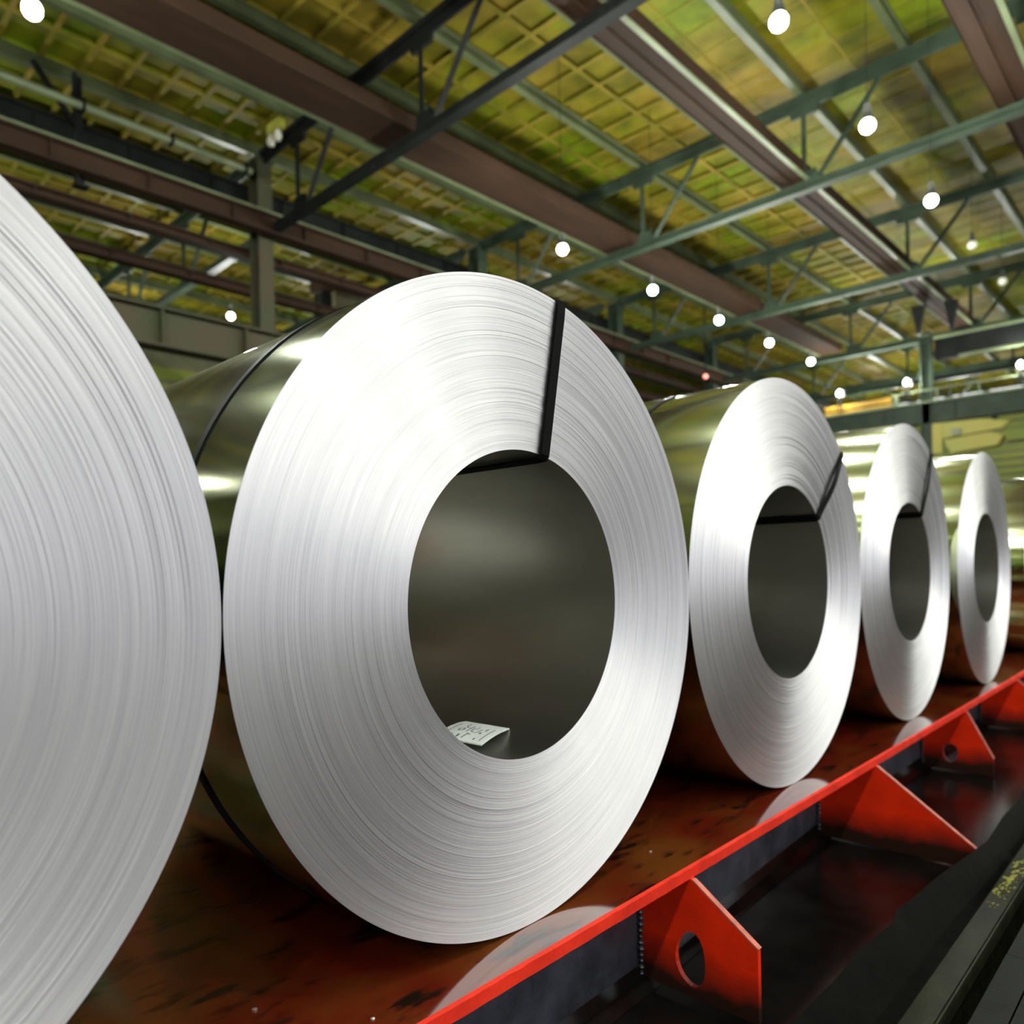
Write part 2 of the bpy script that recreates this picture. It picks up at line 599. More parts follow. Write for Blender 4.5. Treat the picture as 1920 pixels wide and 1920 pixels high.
main_nodes = [5.62, 10.12, 14.85, 1.1, -3.4, -7.9]
names_main = {1.6: 'dark truss at the near end, mostly out of the frame on the left',
              9.85: 'black roof truss nearest the camera, crossing above the second coil',
              18.1: 'green roof truss second from the camera, behind the black one',
              26.35: 'green roof truss third from the camera, lower and smaller in view',
              34.6: 'green roof truss in line with the tall green column on the right',
              42.85: 'green roof truss beyond the tall green column',
              51.1: 'faraway green roof truss closest to the end wall'}
for x, lab in names_main.items():
    truss(x, -22.0, 16.6, lab, MT['dark'] if x < 12 else MT['green'], main_nodes if x > 5 else main_nodes[:3], 'roof trusses over the coil hall')
names_aisle = {9.85: 'truss of the far aisle just left of the grey column',
               18.1: 'truss of the far aisle hidden partly behind the second coil',
               26.35: 'deeper truss of the far aisle behind the coil row',
               1.6: 'truss of the far aisle above the leftmost coil'}
for x, lab in names_aisle.items():
    truss(x, 17.4, 35.5, lab, MT['green'], [21.5, 26.0, 30.5], 'roof trusses over the far aisle')

# ------------------------------------------------------------------ long girders along the hall
ZB = 9.235


def ridged(y0, y1, z0, z1, n, d):
    pts = [(y1, z1), (y0, z1)]
    step = (y1 - y0) / n
    for i in range(n):
        a = y0 + i * step
        pts += [(a, z0), (a + step * 0.62, z0), (a + step * 0.66, z0 + d), (a + step * 0.96, z0 + d)]
    pts.append((y1, z0))
    return pts


t = thing('ridged_girder', (0, 10.9, ZB), 'broad brown girder with fine lengthwise ridges above the second coil', 'girder', 'long brown girders under the roof')
MB().prism(ridged(10.42, 11.36, ZB, ZB + 0.32, 9, 0.025), 0, X0 + 1, 34.4).build('girder_body', MT['brown'], t)
MB().box(X0 + 1, 34.4, 11.365, 11.50, ZB + 0.02, ZB + 0.06).build('lit_edge', MT['pale'], t)  # pale strip added for the lit slab edges past the girder
for (yc, w, lab) in ((5.9, 0.58, 'dark brown girder running diagonally down the middle of the roof'),
                     (1.42, 0.62, 'dark brown girder in the top right corner'),
                     (-3.2, 0.6, 'dark brown girder past the right edge of the frame')):
    t = thing('box_girder', (0, yc, ZB), lab, 'girder', 'long brown girders under the roof')
    MB().prism(ridged(yc - w / 2, yc + w / 2, ZB, ZB + 0.45, 2, 0.03), 0, X0 + 1, 36.2).build('girder_body', MT['brown'], t)
    MB().box(X0 + 1, 36.2, yc - w / 2 - 0.10, yc - w / 2 - 0.004, ZB + 0.0, ZB + 0.035).build('lit_edge', MT['pale'], t)  # pale colour stands for light caught along the girder's lip


def ibeam(name, y, z0, z1, w, m, label, xa=X0 + 1, xb=58.0, cap=None, group='long beams along the column row', cat='beam'):
    t = thing(name, (xa, y, z0), label, cat, group)
    prof = [(y - w / 2, z0), (y + w / 2, z0), (y + w / 2, z0 + 0.05), (y + 0.04, z0 + 0.05), (y + 0.04, z1 - 0.05), (y + w / 2, z1 - 0.05),
            (y + w / 2, z1), (y - w / 2, z1), (y - w / 2, z1 - 0.05), (y - 0.04, z1 - 0.05), (y - 0.04, z0 + 0.05), (y - w / 2, z0 + 0.05)]
    MB().prism(prof, 0, xa, xb).build('beam_body', m, t)
    if cap:
        MB().box(xa, xb, y - w / 2 - 0.02, y + w / 2, z1 + 0.003, z1 + 0.05).build('top_rail', MT['pale'], t)
    n = int((xb - xa) / 2.06)
    for i in range(n):
        xx = xa + 1.0 + i * 2.06
        if 0 < xx < 30:
            MB().box(xx, xx + 0.04, y - w / 2 + 0.02, y - 0.042, z0 + 0.055, z1 - 0.055).build('stiffener', m, t)
    return t


ibeam('tie_girder', 16.1, 8.9, 9.38, 0.3, MT['brown'], 'red-brown girder passing in front of the grey column', cap=True)
ibeam('crane_runway_girder', 15.7, 5.25, 6.15, 0.5, MT['runway'], 'deep grey-brown crane runway girder above the gap between the first two coils')
ibeam('wall_rail', 17.35, 8.62, 8.86, 0.34, MT['brown'], 'grey-brown rail just below the red-brown girder, left of the column', cap=False)
ibeam('wall_rail', 18.6, 8.15, 8.42, 0.3, MT['brown'], 'thin dark brown rail behind the column, third down from the roof')
ibeam('eaves_fascia', 17.2, 9.75, 10.5, 0.26, MT['dark'], 'dark fascia beam along the column heads at left')
t = thing('roof_pipe', (0, 16.2, 10.62), 'pale green pipe running along under the roof at upper left', 'pipe')
MB().prism([(16.2 + 0.09 * math.cos(a * math.pi / 4), 10.42 + 0.09 * math.sin(a * math.pi / 4)) for a in range(8)], 0, X0 + 1, 9.3).build('pipe_run', MT['pale'], t, smooth=True)
for xx in (1.6, 3.4, 5.25, 7.2, 9.1):
    MB().box(xx, xx + 0.05, 16.08, 16.32, 10.3, 10.55).build('pipe_clamp', MT['dark'], t)
for xx, lab in ((5.25, 'thin dark post left of the pipe clamps, hanging from the roof at left'), (1.6, 'thin dark post at the far left edge under the roof')):
    t = thing('hanger_post', (xx, 16.35, 8.7), lab, 'post', 'hanger posts at upper left')
    MB().angle((xx, 16.40, 8.75), (xx, 16.40, 11.2), 0.2, 0.04).build('post_body', MT['dark'], t)
    MB().angle((xx - 0.02, 16.4, 10.0), (xx - 0.9, 16.4, 11.1), 0.1, 0.03).build('knee_brace', MT['dark'], t)
    MB().box(xx - 0.14, xx + 0.14, 16.26, 16.54, 8.7, 8.75).build('foot_plate', MT['dark'], t)

# ------------------------------------------------------------------ columns
def column(x, y, ztop, w, d, m, label, group):
    t = thing('steel_column', (x, y, ZG), label, 'column', group)
    b = w / 2
    prof = [(x - b, y - d / 2), (x + b, y - d / 2), (x + b, y - d / 2 + 0.06), (x + 0.05, y - d / 2 + 0.06), (x + 0.05, y + d / 2 - 0.06),
            (x + b, y + d / 2 - 0.06), (x + b, y + d / 2), (x - b, y + d / 2), (x - b, y + d / 2 - 0.06), (x - 0.05, y + d / 2 - 0.06),
            (x - 0.05, y - d / 2 + 0.06), (x - b, y - d / 2 + 0.06)]
    MB().prism(prof, 2, ZG, ztop).build('shaft', m, t)
    MB().box(x - b - 0.15, x + b + 0.15, y - d / 2 - 0.15, y + d / 2 + 0.15, ZG, ZG + 0.06).build('base_plate', m, t)
    MB().box(x - b - 0.08, x + b + 0.08, y - d / 2 - 0.05, y + d / 2 + 0.05, ztop, ztop + 0.05).build('cap_plate', m, t)
    return t


for x, lab in ((1.6, 'steel column at the far left, behind the leftmost coil'), (9.85, 'grey-green steel column rising between the first two coils'),
               (18.1, 'steel column right above the top of the second coil'), (26.35, 'steel column behind the gap between second and third coils'),
               (34.6, 'distant steel column behind the third coil')):
    column(x, 16.75, 11.0, 0.42, 0.5, MT['runway'] if x < 12 else MT['green'], lab, 'columns of the row beside the far aisle')
column(34.6, 7.22, 9.18, 0.34, 0.42, MT['green'], 'tall green column on the right behind the fourth coil', None)
t = thing('concrete_pier', (16.3, 22.0, ZG), 'wide stained concrete pier with a brown cap beside the grey column', 'pier')
MB().box(15.75, 17.0, 21.9, 22.7, ZG, 10.5).build('pier_body', MT['pier'], t)
MB().box(15.3, 15.72, 22.1, 22.6, ZG, 10.4).build('side_post', MT['dark'], t)
MB().box(15.25, 17.15, 21.8, 22.8, 10.51, 10.98).build('pier_cap', MT['brown'], t)


# ------------------------------------------------------------------ lamps
def lamp(x, y, z, label, group, lit=True, up_to=None, stand=None, w=1.0):
    t = thing('high_bay_lamp', (x, y, z), label, 'lamp', group)
    r = 0.115
    MB().lathe((x, y, z), [(0.001, -r)] + [(r * math.cos(a), r * math.sin(a)) for a in np.radians([-65, -40, -15, 10, 35, 60])] + [(0.04, r + 0.03)], 14).build('bulb', MT['bulb'] if lit else MT['dimglass'], t, smooth=True)
    if lit:
        ld = bpy.data.lights.new('lamp_light', 'POINT')
        ld.energy = LAMP_W * w
        ld.color = LAMP_COL
        ld.shadow_soft_size = (r + 0.03) * S
        lo = bpy.data.objects.new('lamp_light', ld)
        COL.objects.link(lo)
        lo.parent = t
    if stand is None:
        MB().lathe((x, y, z), [(0.05, 0.34), (0.06, 0.20), (0.075, 0.15), (0.085, 0.09), (0.08, 0.085), (0.06, 0.15), (0.05, 0.19)], 14).build('shade', MT['shade'], t, smooth=True)
        MB().bar((x, y, z + 0.3), (x, y, up_to), 0.009).build('hanging_rod', MT['dark'], t)
    else:
        MB().bar((x, y, stand), (x, y, z - 0.12), 0.05).build('stand', MT['dark'], t)
        MB().bar((x - 0.05, y - 0.18, stand), (x, y, z - 0.2), 0.035).build('strut', MT['dark'], t)
        MB().bar((x - 0.05, y + 0.18, stand), (x, y, z - 0.2), 0.035).build('strut', MT['dark'], t)
        MB().box(x + 0.145, x + 0.19, y - 0.14, y + 0.14, z - 0.14, z + 0.16).build('shade', MT['shade'], t)
    return t


rowA = [(2.89, 'lit lamp glowing in the top left corner'), (7.1, None), (11.2, None), (15.41, 'lit lamp just above the top right rim of the second coil'),
        (19.83, 'lit lamp second in the receding row right of the second coil'), (24.08, 'lit lamp third in the receding row, above the third coil'),
        (28.11, 'lit lamp fourth in the receding row, above the third coil'), (32.18, 'lit lamp farthest along the receding row above the third coil')]
LG = 'lit high bay lamps over the hall'
KD = 0.8213


def drop(x, y):
    return -0.5 + KD * (x + 0.5), -1.5284 + KD * (y + 1.5284), 7.0


for x, lab in rowA:
    if lab:
        lamp(*drop(x, 10.93), lab, LG, up_to=ZR + 0.04)
rowB = [(11.29, 8.5, 'lit lamp at the top edge, right of the middle girder'), (15.35, 8.5, 'lit lamp second down at right, above the shiny green chord'),
        (19.76, 8.5, 'largest glowing lamp, third down at right below the shiny green chord')]
for x, z, lab in rowB:
    lamp(*drop(x, 3.36), lab, LG, up_to=ZR + 0.04)
lamp(11.39, 21.54, 8.5, 'lit lamp left of the grey column, over the far aisle', LG, up_to=ZR + 0.04)
for x, lab in ((23.47, 'small unlit pale lamp below the largest glowing lamp'), (27.3, 'small unlit pale lamp at the right edge above the upper crane girder')):
    lamp(x, 3.3, 8.5, lab, 'unlit lamps at right', lit=False, up_to=ZR + 0.04)
for y, z, lab in ((10.54, 7.39, 'lit lamp on the crane girder, left of the green column and lowest of all'),
                  (7.87, 7.38, 'lit lamp on the crane girder right beside the green column'),
                  (3.99, 7.31, 'lit lamp on the crane girder at the right edge')):
    lamp(34.3, y, z, lab, LG, stand=6.53)
# unseen lamps added in line with the visible rows to brighten the hall
ORD = ['first', 'second', 'third', 'fourth', 'fifth', 'sixth', 'seventh', 'eighth', 'ninth']
for i_, (x, y) in enumerate(((-1.3, 10.93), (-5.5, 10.93), (-9.7, 10.93), (7.1, 3.36), (2.9, 3.36), (-1.3, 3.36), (-5.5, 3.36), (24.0, 3.36))):
    if proj(x, y, 8.5) is None or not (0 < proj(x, y, 8.5)[0] < 1920 and 0 < proj(x, y, 8.5)[1] < 1920):
        lamp(*drop(x, y), '%s added lamp past the edge of the frame, in line with the lit rows' % ORD[i_], 'lamps added past the edge of the frame', up_to=ZR + 0.04)
for i_, (x, y) in enumerate(((2.9, 21.54), (-5.5, 21.54), (19.8, 21.54), (28.1, 21.54), (19.8, 29.8), (3, 29.8), (11.4, 29.8))):  # unseen lamps added to brighten the far aisle and its roof
    lamp(x, y, 8.5, '%s hidden lamp added over the far aisle, behind the coils or past the frame' % ORD[i_], 'hidden lamps added over the far aisle', up_to=ZR + 0.04)
for i_, (x, y, z) in enumerate(((42, 12.0, 7.47), (48, 11.88, 8.26), (46, 8.52, 7.63), (54, 8.04, 8.67), (54, 15.16, 9.27), (44, -4, 8.0), (54, -4, 8.0))):  # hidden lamps added to lighten the roof at the far end
    lamp(x, y, z, '%s lamp added beyond the bridge crane, hidden behind its dark girder' % ORD[i_], 'hidden lamps added beyond the bridge crane', up_to=ZR + 0.04, w=1.3)
# unseen lamp rows added behind the photographer to light the coil faces
for yy in (-4.2, -11.8):
    for i_, xx in enumerate((-9.7, -5.5, -1.3, 2.9, 7.1, 11.3, 19.7, 28.1, 36.5)):
        lamp(xx, yy, 8.5, '%s added lamp from the left in the %s row behind the photographer' % (ORD[i_], 'nearer' if yy > -8 else 'farther'), 'lamps added behind the photographer', up_to=ZR + 0.04, w=0.72)

t = thing('twin_floodlight', (9.55, 15.4, 11.35), 'small olive fitting with two white heads hung under the roof at upper left', 'lamp')
MB().box(9.5, 9.68, 15.12, 15.72, 11.22, 11.48).build('housing', MT['fbox'], t)
for y in (15.62, 15.28):
    MB().lathe((9.55, y, 11.05), [(0.001, -0.13), (0.08, -0.1), (0.11, 0.0), (0.08, 0.1), (0.03, 0.17)], 10).build('lamp_head', MT['dimglass'], t, smooth=True)
t = thing('signal_lamp', (30.11, 14.67, 8.26), 'tiny red signal lamp above the back of the third coil', 'lamp')
MB().lathe((30.11, 14.67, 8.26), [(0.001, -0.1), (0.09, -0.05), (0.09, 0.05), (0.001, 0.1)], 10).build('lens', MT['redlamp'], t)
MB().bar((30.11, 14.67, 8.36), (30.11, 14.67, ZP + 0.01), 0.05).build('hanging_rod', MT['dark'], t)

# ------------------------------------------------------------------ cranes at the far end
t = thing('bridge_crane', (34.6, 9, 5.6), 'dark green bridge crane spanning the hall behind the last coils', 'crane')
MB().box(34.55, 35.1, -14, 15.3, 5.62, 6.42).build('bridge_girder', MT['green'], t)
MB().box(34.35, 35.2, -14, 15.3, 6.43, 6.5).build('walkway', MT['pale'], t)
MB().bar((34.4, -14, 6.95), (34.4, 8.2, 6.95), 0.05).build('hand_rail', MT['pale'], t)
for k in range(16):
    y = -13.5 + k * 1.45
    MB().bar((34.4, y, 6.5), (34.4, y, 6.95), 0.04).build('rail_post', MT['pale'], t)
MB().box(34.4, 34.54, 8.4, 11.2, 6.52, 6.62).build('orange_channel', MT['orange'], t)
MB().box(34.4, 34.54, 8.4, 11.2, 6.70, 6.88).build('orange_channel', MT['orange'], t)
MB().box(34.4, 34.54, 8.3, 8.5, 6.5, 6.95).build('end_post', MT['pale'], t)
for k in range(10):
    y = -12 + k * 2.6
    MB().box(34.48, 34.545, y, y + 0.08, 5.66, 6.38).build('stiffener', MT['green'], t)
t = thing('crane_trolley', (34.3, 5.7, 4.2), 'yellow crane trolley with a drum hanging below the dark bridge girder', 'trolley')
MB().prism([(6.95, 4.85), (4.6, 5.02), (4.35, 5.25), (5.3, 5.48), (6.95, 5.52)], 0, 34.25, 34.5).build('side_frame', MT['yellow'], t)
MB().prism([(6.3, 4.25), (4.75, 4.38), (4.55, 4.72), (5.0, 4.92), (6.55, 4.78)], 0, 34.2, 34.9).build('hoist_drum', MT['yellow'], t)
MB().box(34.2, 34.4, 6.6, 6.95, 4.3, 5.4).build('end_frame', MT['yellow'], t)
MB().box(34.25, 34.8, 3.0, 4.5, 4.5, 4.95).build('cable_box', MT['siding'], t)
MB().box(34.12, 34.2, 5.95, 6.25, 4.95, 5.2).build('name_plate', MT['pale'], t)
for y in (6.75, 4.9):
    MB().box(34.5, 34.7, y - 0.08, y + 0.08, 5.3, 5.62).build('hanger', MT['dark'], t)
t = thing('bridge_crane', (34.6, 4, 8.9), 'dark green upper girder entering at the right edge beside the column', 'crane')
MB().box(34.55, 35.0, -14, 6.9, 8.15, 8.98).build('bridge_girder', MT['dark'], t)
MB().box(34.3, 35.05, -14, 6.9, 8.985, 9.05).build('walkway', MT['pale'], t)
MB().bar((34.3, -14, 8.1), (34.3, 6.0, 8.1), 0.09).build('conductor_rail', MT['pale'], t)
for k in range(8):
    y = -12 + k * 2.5
    MB().bar((34.3, y, 8.1), (34.6, y, 8.2), 0.05).build('bracket', MT['dark'], t)
for y, x in ((5.4, 30.5), (6.4, 30.3)):
    t = thing('hook_bracket', (x, y, 8.9), 'pointed dark bracket under the end of the middle girder, %s one' % ('right' if y < 6 else 'left'), 'bracket')
    MB().prism([(y - 0.22, ZB - 0.01), (y - 0.04, ZB - 0.95), (y + 0.04, ZB - 0.95), (y + 0.22, ZB - 0.01)], 0, x, x + 0.2).build('bracket_plate', MT['dark'], t)
    MB().box(x - 0.06, x + 0.26, y - 0.06, y + 0.06, ZB - 1.02, ZB - 0.955).build('foot', MT['dark'], t)

# ------------------------------------------------------------------ coil bed with gussets
YE, ZD = -0.135, -1.0
bed = thing('coil_bed', (3, 0, ZG), 'long red painted steel bed with gusset plates that the coils lie on', 'bed')
MB().box(-9, 22, YE + 0.012, 3.2, ZD - 0.036, ZD).build('deck_plate', MT['deck'], bed)
# front edge strip, slightly ragged along its top
es = MB()
n = 700
vs = []
xs_e = np.linspace(-9, 22, n)
for i, x in enumerate(xs_e):
    r1_, r2_ = 0.004 * random.random(), 0.006 * random.random()
    vs += [(x, YE - 0.001, ZD - 0.042 + r2_ * 0.3), (x, YE - 0.002, ZD - 0.001 - r1_), (x, YE + 0.011, ZD + 0.001), (x, YE + 0.011, ZD - 0.041)]
fs = []
for i in range(n - 1):
    a, b = 4 * i, 4 * i + 4
    fs += [(a, a + 1, b + 1, b), (a + 1, a + 2, b + 2, b + 1), (a + 3, a, b, b + 3)]
es.add(vs, fs)
es.build('edge_strip', MT['red'], bed)
web_pts = [(-9, 0.06), (0.0, 0.06), (1.96, 0.085), (3.98, 0.185), (6.0, 0.165), (22, 0.165)]
for (xa, ya), (xb, yb) in zip(web_pts[:-1], web_pts[1:]):
    MB().add([(xa, ya, -1.52), (xb, yb, -1.52), (xb, yb, ZD - 0.037), (xa, ya, ZD - 0.037),
              (xa, ya + 0.04, -1.52), (xb, yb + 0.04, -1.52), (xb, yb + 0.04, ZD - 0.037), (xa, ya + 0.04, ZD - 0.037)],
             [(0, 1, 2, 3), (7, 6, 5, 4), (0, 4, 5, 1), (3, 2, 6, 7), (0, 3, 7, 4), (1, 5, 6, 2)]).build('front_web', MT['web'], bed)
    # fillet along the foot of the web
    MB().add([(xa, ya - 0.001, -1.43), (xb, yb - 0.001, -1.43), (xa, ya - 0.022, -1.47), (xb, yb - 0.022, -1.47), (xa, ya - 0.07, -1.497), (xb, yb - 0.07, -1.497),
              (xa, ya - 0.001, -1.497), (xb, yb - 0.001, -1.497)],
             [(0, 1, 3, 2), (2, 3, 5, 4), (4, 5, 7, 6), (6, 7, 1, 0)]).build('foot_fillet', MT['tray'], bed)
MB().box(-9, 22, -0.74, 0.3, -1.54, -1.50).build('tray_floor', MT['tray'], bed)
for yy in (1.0, 2.8):
    MB().box(-9, 22, yy, yy + 0.08, ZG, ZD - 0.037).build('back_web', MT['web'], bed)


def gusset(x, outer, hole, th=0.022):
    """Plate in the plane x = const; outer and hole are (y, z) loops."""
    loops = [[Vector((0, a, b)) for a, b in outer]]
    pts = list(outer)
    if hole:
        cy, cz, ry, rz = hole
        h = []
        for i in range(20):
            a = -2 * math.pi * i / 20
            k = 1 + 0.05 * math.sin(3 * a + x)
            h.append((cy + ry * k * math.cos(a), cz + rz * k * math.sin(a)))
        loops.append([Vector((0, a, b)) for a, b in h])
        pts += h
    tri = tessellate_polygon(loops)
    N = len(pts)
    vs = [(x, a, b) for a, b in pts] + [(x + th, a, b) for a, b in pts]
    fs = [tuple(t_) for t_ in tri] + [tuple(N + i for i in reversed(t_)) for t_ in tri]
    no = len(outer)
    fs += [(i, (i + 1) % no, N + (i + 1) % no, N + i) for i in range(no)]
    if hole:
        fs += [(no + i, no + (i + 1) % 20, N + no + (i + 1) % 20, N + no + i) for i in range(20)]
    return MB().add(vs, fs)


ZT = ZD - 0.04
GS = [(-2.06, 0.06, (-0.385, -1.22), -1.47, (-0.13, -1.335, 0.062, 0.10)),
      (-0.06, 0.06, (-0.56, -1.36), -1.49, None),
      (1.945, 0.083, (-0.385, -1.215), -1.47, (-0.132, -1.335, 0.060, 0.10)),
      (3.96, 0.18, (-0.60, -1.385), -1.49, None),
      (5.955, 0.16, (-0.305, -1.365), -1.49, (-0.035, -1.36, 0.05, 0.07)),
      (7.86, 0.16, (-0.50, -1.36), -1.49, None),
      (9.88, 0.16, (-0.35, -1.3), -1.49, (-0.05, -1.36, 0.05, 0.07)),
      (11.9, 0.16, (-0.5, -1.36), -1.49, None)]
for (x, yw, cn, zb, hole) in GS:
    outer = [(yw, ZT), (yw, zb), (cn[0] + (0.0 if hole else 0.08), zb), (cn[0], cn[1] - 0.012), cn, (YE - 0.004, ZT)]
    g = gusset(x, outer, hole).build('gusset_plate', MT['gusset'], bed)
    # bright cut edge along the sloping side
    a, b = Vector((x + 0.011, YE - 0.01, ZT - 0.003)), Vector((x + 0.011, cn[0] - 0.002, cn[1] + 0.001))
    MB().bar(a, b, 0.024, 0.006).build('cut_edge', MT['cut'], g)
    wbm = MB()
    for k in range(18):
        z = ZT - 0.02 - k * (0.42 / 18)
        rr = 0.010 + 0.006 * random.random()
        yy, xx = yw - 0.008, x - 0.008 + 0.004 * random.random()
        wbm.lathe((xx, yy, z), [(0.001, -rr), (rr * 0.8, -rr * 0.5), (rr, 0.1 * rr), (rr * 0.7, rr * 0.7), (0.001, rr)], 7)
    wbm.build('weld_bead', MT['weld'], g, smooth=True)

# ------------------------------------------------------------------ rubber sheet, curb and channel along the pit edge
edge = [(-6, -0.52), (0.5, -0.53), (1.85, -0.53), (2.24, -0.54), (2.42, -0.528), (2.67, -0.548), (2.81, -0.556), (2.85, -0.55), (2.90, -0.532), (3.03, -0.545), (3.43, -0.572),
        (3.66, -0.60), (3.89, -0.622), (4.06, -0.633), (4.55, -0.612), (4.81, -0.62), (5.24, -0.60), (6.5, -0.61), (9, -0.60), (16, -0.6)]
sh = MB()
ex = np.array([e[0] for e in edge])
ey = np.array([e[1] for e in edge])
xx = np.concatenate([np.linspace(-6, 0.5, 12)[:-1], np.linspace(0.5, 7, 160), np.linspace(7, 16, 20)[1:]])
yy = np.interp(xx, ex, ey)
prof_n = 6
for i, (x, y) in enumerate(zip(xx, yy)):
    wv = 0.012 * math.sin(2.1 * x) + 0.006 * math.sin(5.3 * x + 1)
    rows = [(y, ZG + 0.0 + wv * 0.3), (y - 0.05, ZG - 0.03 + wv), (y - 0.12, ZG - 0.09 + wv), (-0.755, ZG - 0.12),
            (-0.755, ZG - 0.135), (y - 0.11, ZG - 0.115 + wv), (y - 0.04, ZG - 0.05 + wv), (y + 0.003, ZG - 0.018 + wv * 0.3)]
    sh.v += [(x, a, b) for a, b in rows]
k8 = 8
for i in range(len(xx) - 1):
    for j in range(k8):
        a, b = i * k8 + j, i * k8 + (j + 1) % k8
        sh.f.append((a, b, b + k8, a + k8))
t = thing('rubber_sheet', (3, -0.7, ZG - 0.3), 'torn black rubber sheet with a wavy edge beside the gusset plates', 'sheet')
sh.build('sheet_body', MT['rubber'], t, smooth=True)
t = thing('steel_curb', (3, -0.82, ZG - 0.3), 'narrow oily steel curb right of the rubber sheet, with a worn yellow patch', 'curb')
MB().prism([(-0.862, ZG - 0.3), (-0.765, ZG - 0.3), (-0.768, ZG - 0.012), (-0.775, ZG - 0.004), (-0.855, ZG), (-0.862, ZG - 0.01)], 0, -6, 16).build('curb_body', MT['curb'], t)
MB().box(-6, 16, -0.868, -0.8625, ZG - 0.06, ZG + 0.004).build('curb_lip', MT['pale'] if False else MT['curb'], t)
pa = MB()
for k in range(110):
    px, py = 3.6 + 0.17 * random.gauss(0, 1), -0.812 + 0.016 * random.gauss(0, 1)
    py = min(-0.785, max(-0.85, py))
    r = 0.002 + 0.006 * random.random() ** 2
    zt = ZG - 0.004 + (-0.775 - py) / 0.08 * 0.004 + 0.0006
    pa.add([(px + 3 * r * math.cos(a), py + r * math.sin(a), zt) for a in np.linspace(0, 2 * math.pi, 8)[:-1]], [tuple(range(7))])
pa.build('paint_patch', MT['moss'], t)

# ------------------------------------------------------------------ coils
def ringmesh(cx, cz, ri, ro, y, sgn, nr, ns, amp, seed, parent, name):
    rg = np.random.default_rng(seed)
    rr = np.linspace(ri, ro, nr + 1)
    off = np.cumsum(rg.normal(0, amp * 0.5, nr))
    off -= np.convolve(np.pad(off, 12, mode='edge'), np.ones(25) / 25, mode='valid')
    off += rg.normal(0, amp, nr) * (rg.random(nr) < 0.22)
    tilt = rg.normal(0, 0.008, nr) * (rr[1] - rr[0])
    V, F = [], []
    ang = np.linspace(0, 2 * np.pi, ns, endpoint=False)
    ph = rg.random(nr) * 6.28
    for k in range(nr):
        for r, o in ((rr[k], off[k] - tilt[k]), (rr[k + 1], off[k] + tilt[k])):
            wob = 0.35 * amp * np.sin(ang * 2 + ph[k])
            V.append(np.stack([cx + r * np.cos(ang), np.full(ns, y) + (o + wob) * (1 if k < nr - 1 and k > 0 else 0.3), cz + r * np.sin(ang)], -1))
    V = np.concatenate(V)
    idx = np.arange(ns)
    nx_ = (idx + 1) % ns
    for j in range(2 * nr - 1):
        a, b = j * ns, (j + 1) * ns
        q = np.stack([a + idx, a + nx_, b + nx_, b + idx], -1)
        F.append(q if sgn < 0 else q[:, ::-1])
    F = np.concatenate(F)
    me = bpy.data.meshes.new(name)
    o1 = W(cx, y, cz)
    V = V * S + np.array([0, 0, ZF * S]) - np.array(o1)
    me.vertices.add(len(V))
    me.vertices.foreach_set('co', V.astype(np.float32).ravel())
    me.loops.add(len(F) * 4)
    me.loops.foreach_set('vertex_index', F.astype(np.int32).ravel())
    me.polygons.add(len(F))
    me.polygons.foreach_set('loop_start', np.arange(0, len(F) * 4, 4, dtype=np.int32))
    me.polygons.foreach_set('use_smooth', np.zeros(len(F), dtype=bool))
    me.update()
    me.validate()
    me.materials.append(MT['edge'])
    ob = bpy.data.objects.new(name, me)
    COL.objects.link(ob)
    ob.parent = parent
    ob.location = o1 - Vector(parent['_o'])
    return ob


def tube(cx, cz, r, y0, y1, n, inward):
    mb = MB()
    ang = np.linspace(0, 2 * np.pi, n, endpoint=False)
    ys = [y0, y0 + 0.004, (y0 + y1) / 2, y1]
    for k, y in enumerate(ys):
        mb.v += [(cx + r * math.cos(a), y, cz + r * math.sin(a)) for a in ang]
    for k in range(len(ys) - 1):
        for i in range(n):
            j = (i + 1) % n
            mb.f.append((k * n + i, k * n + j, (k + 1) * n + j, (k + 1) * n + i))
    return mb


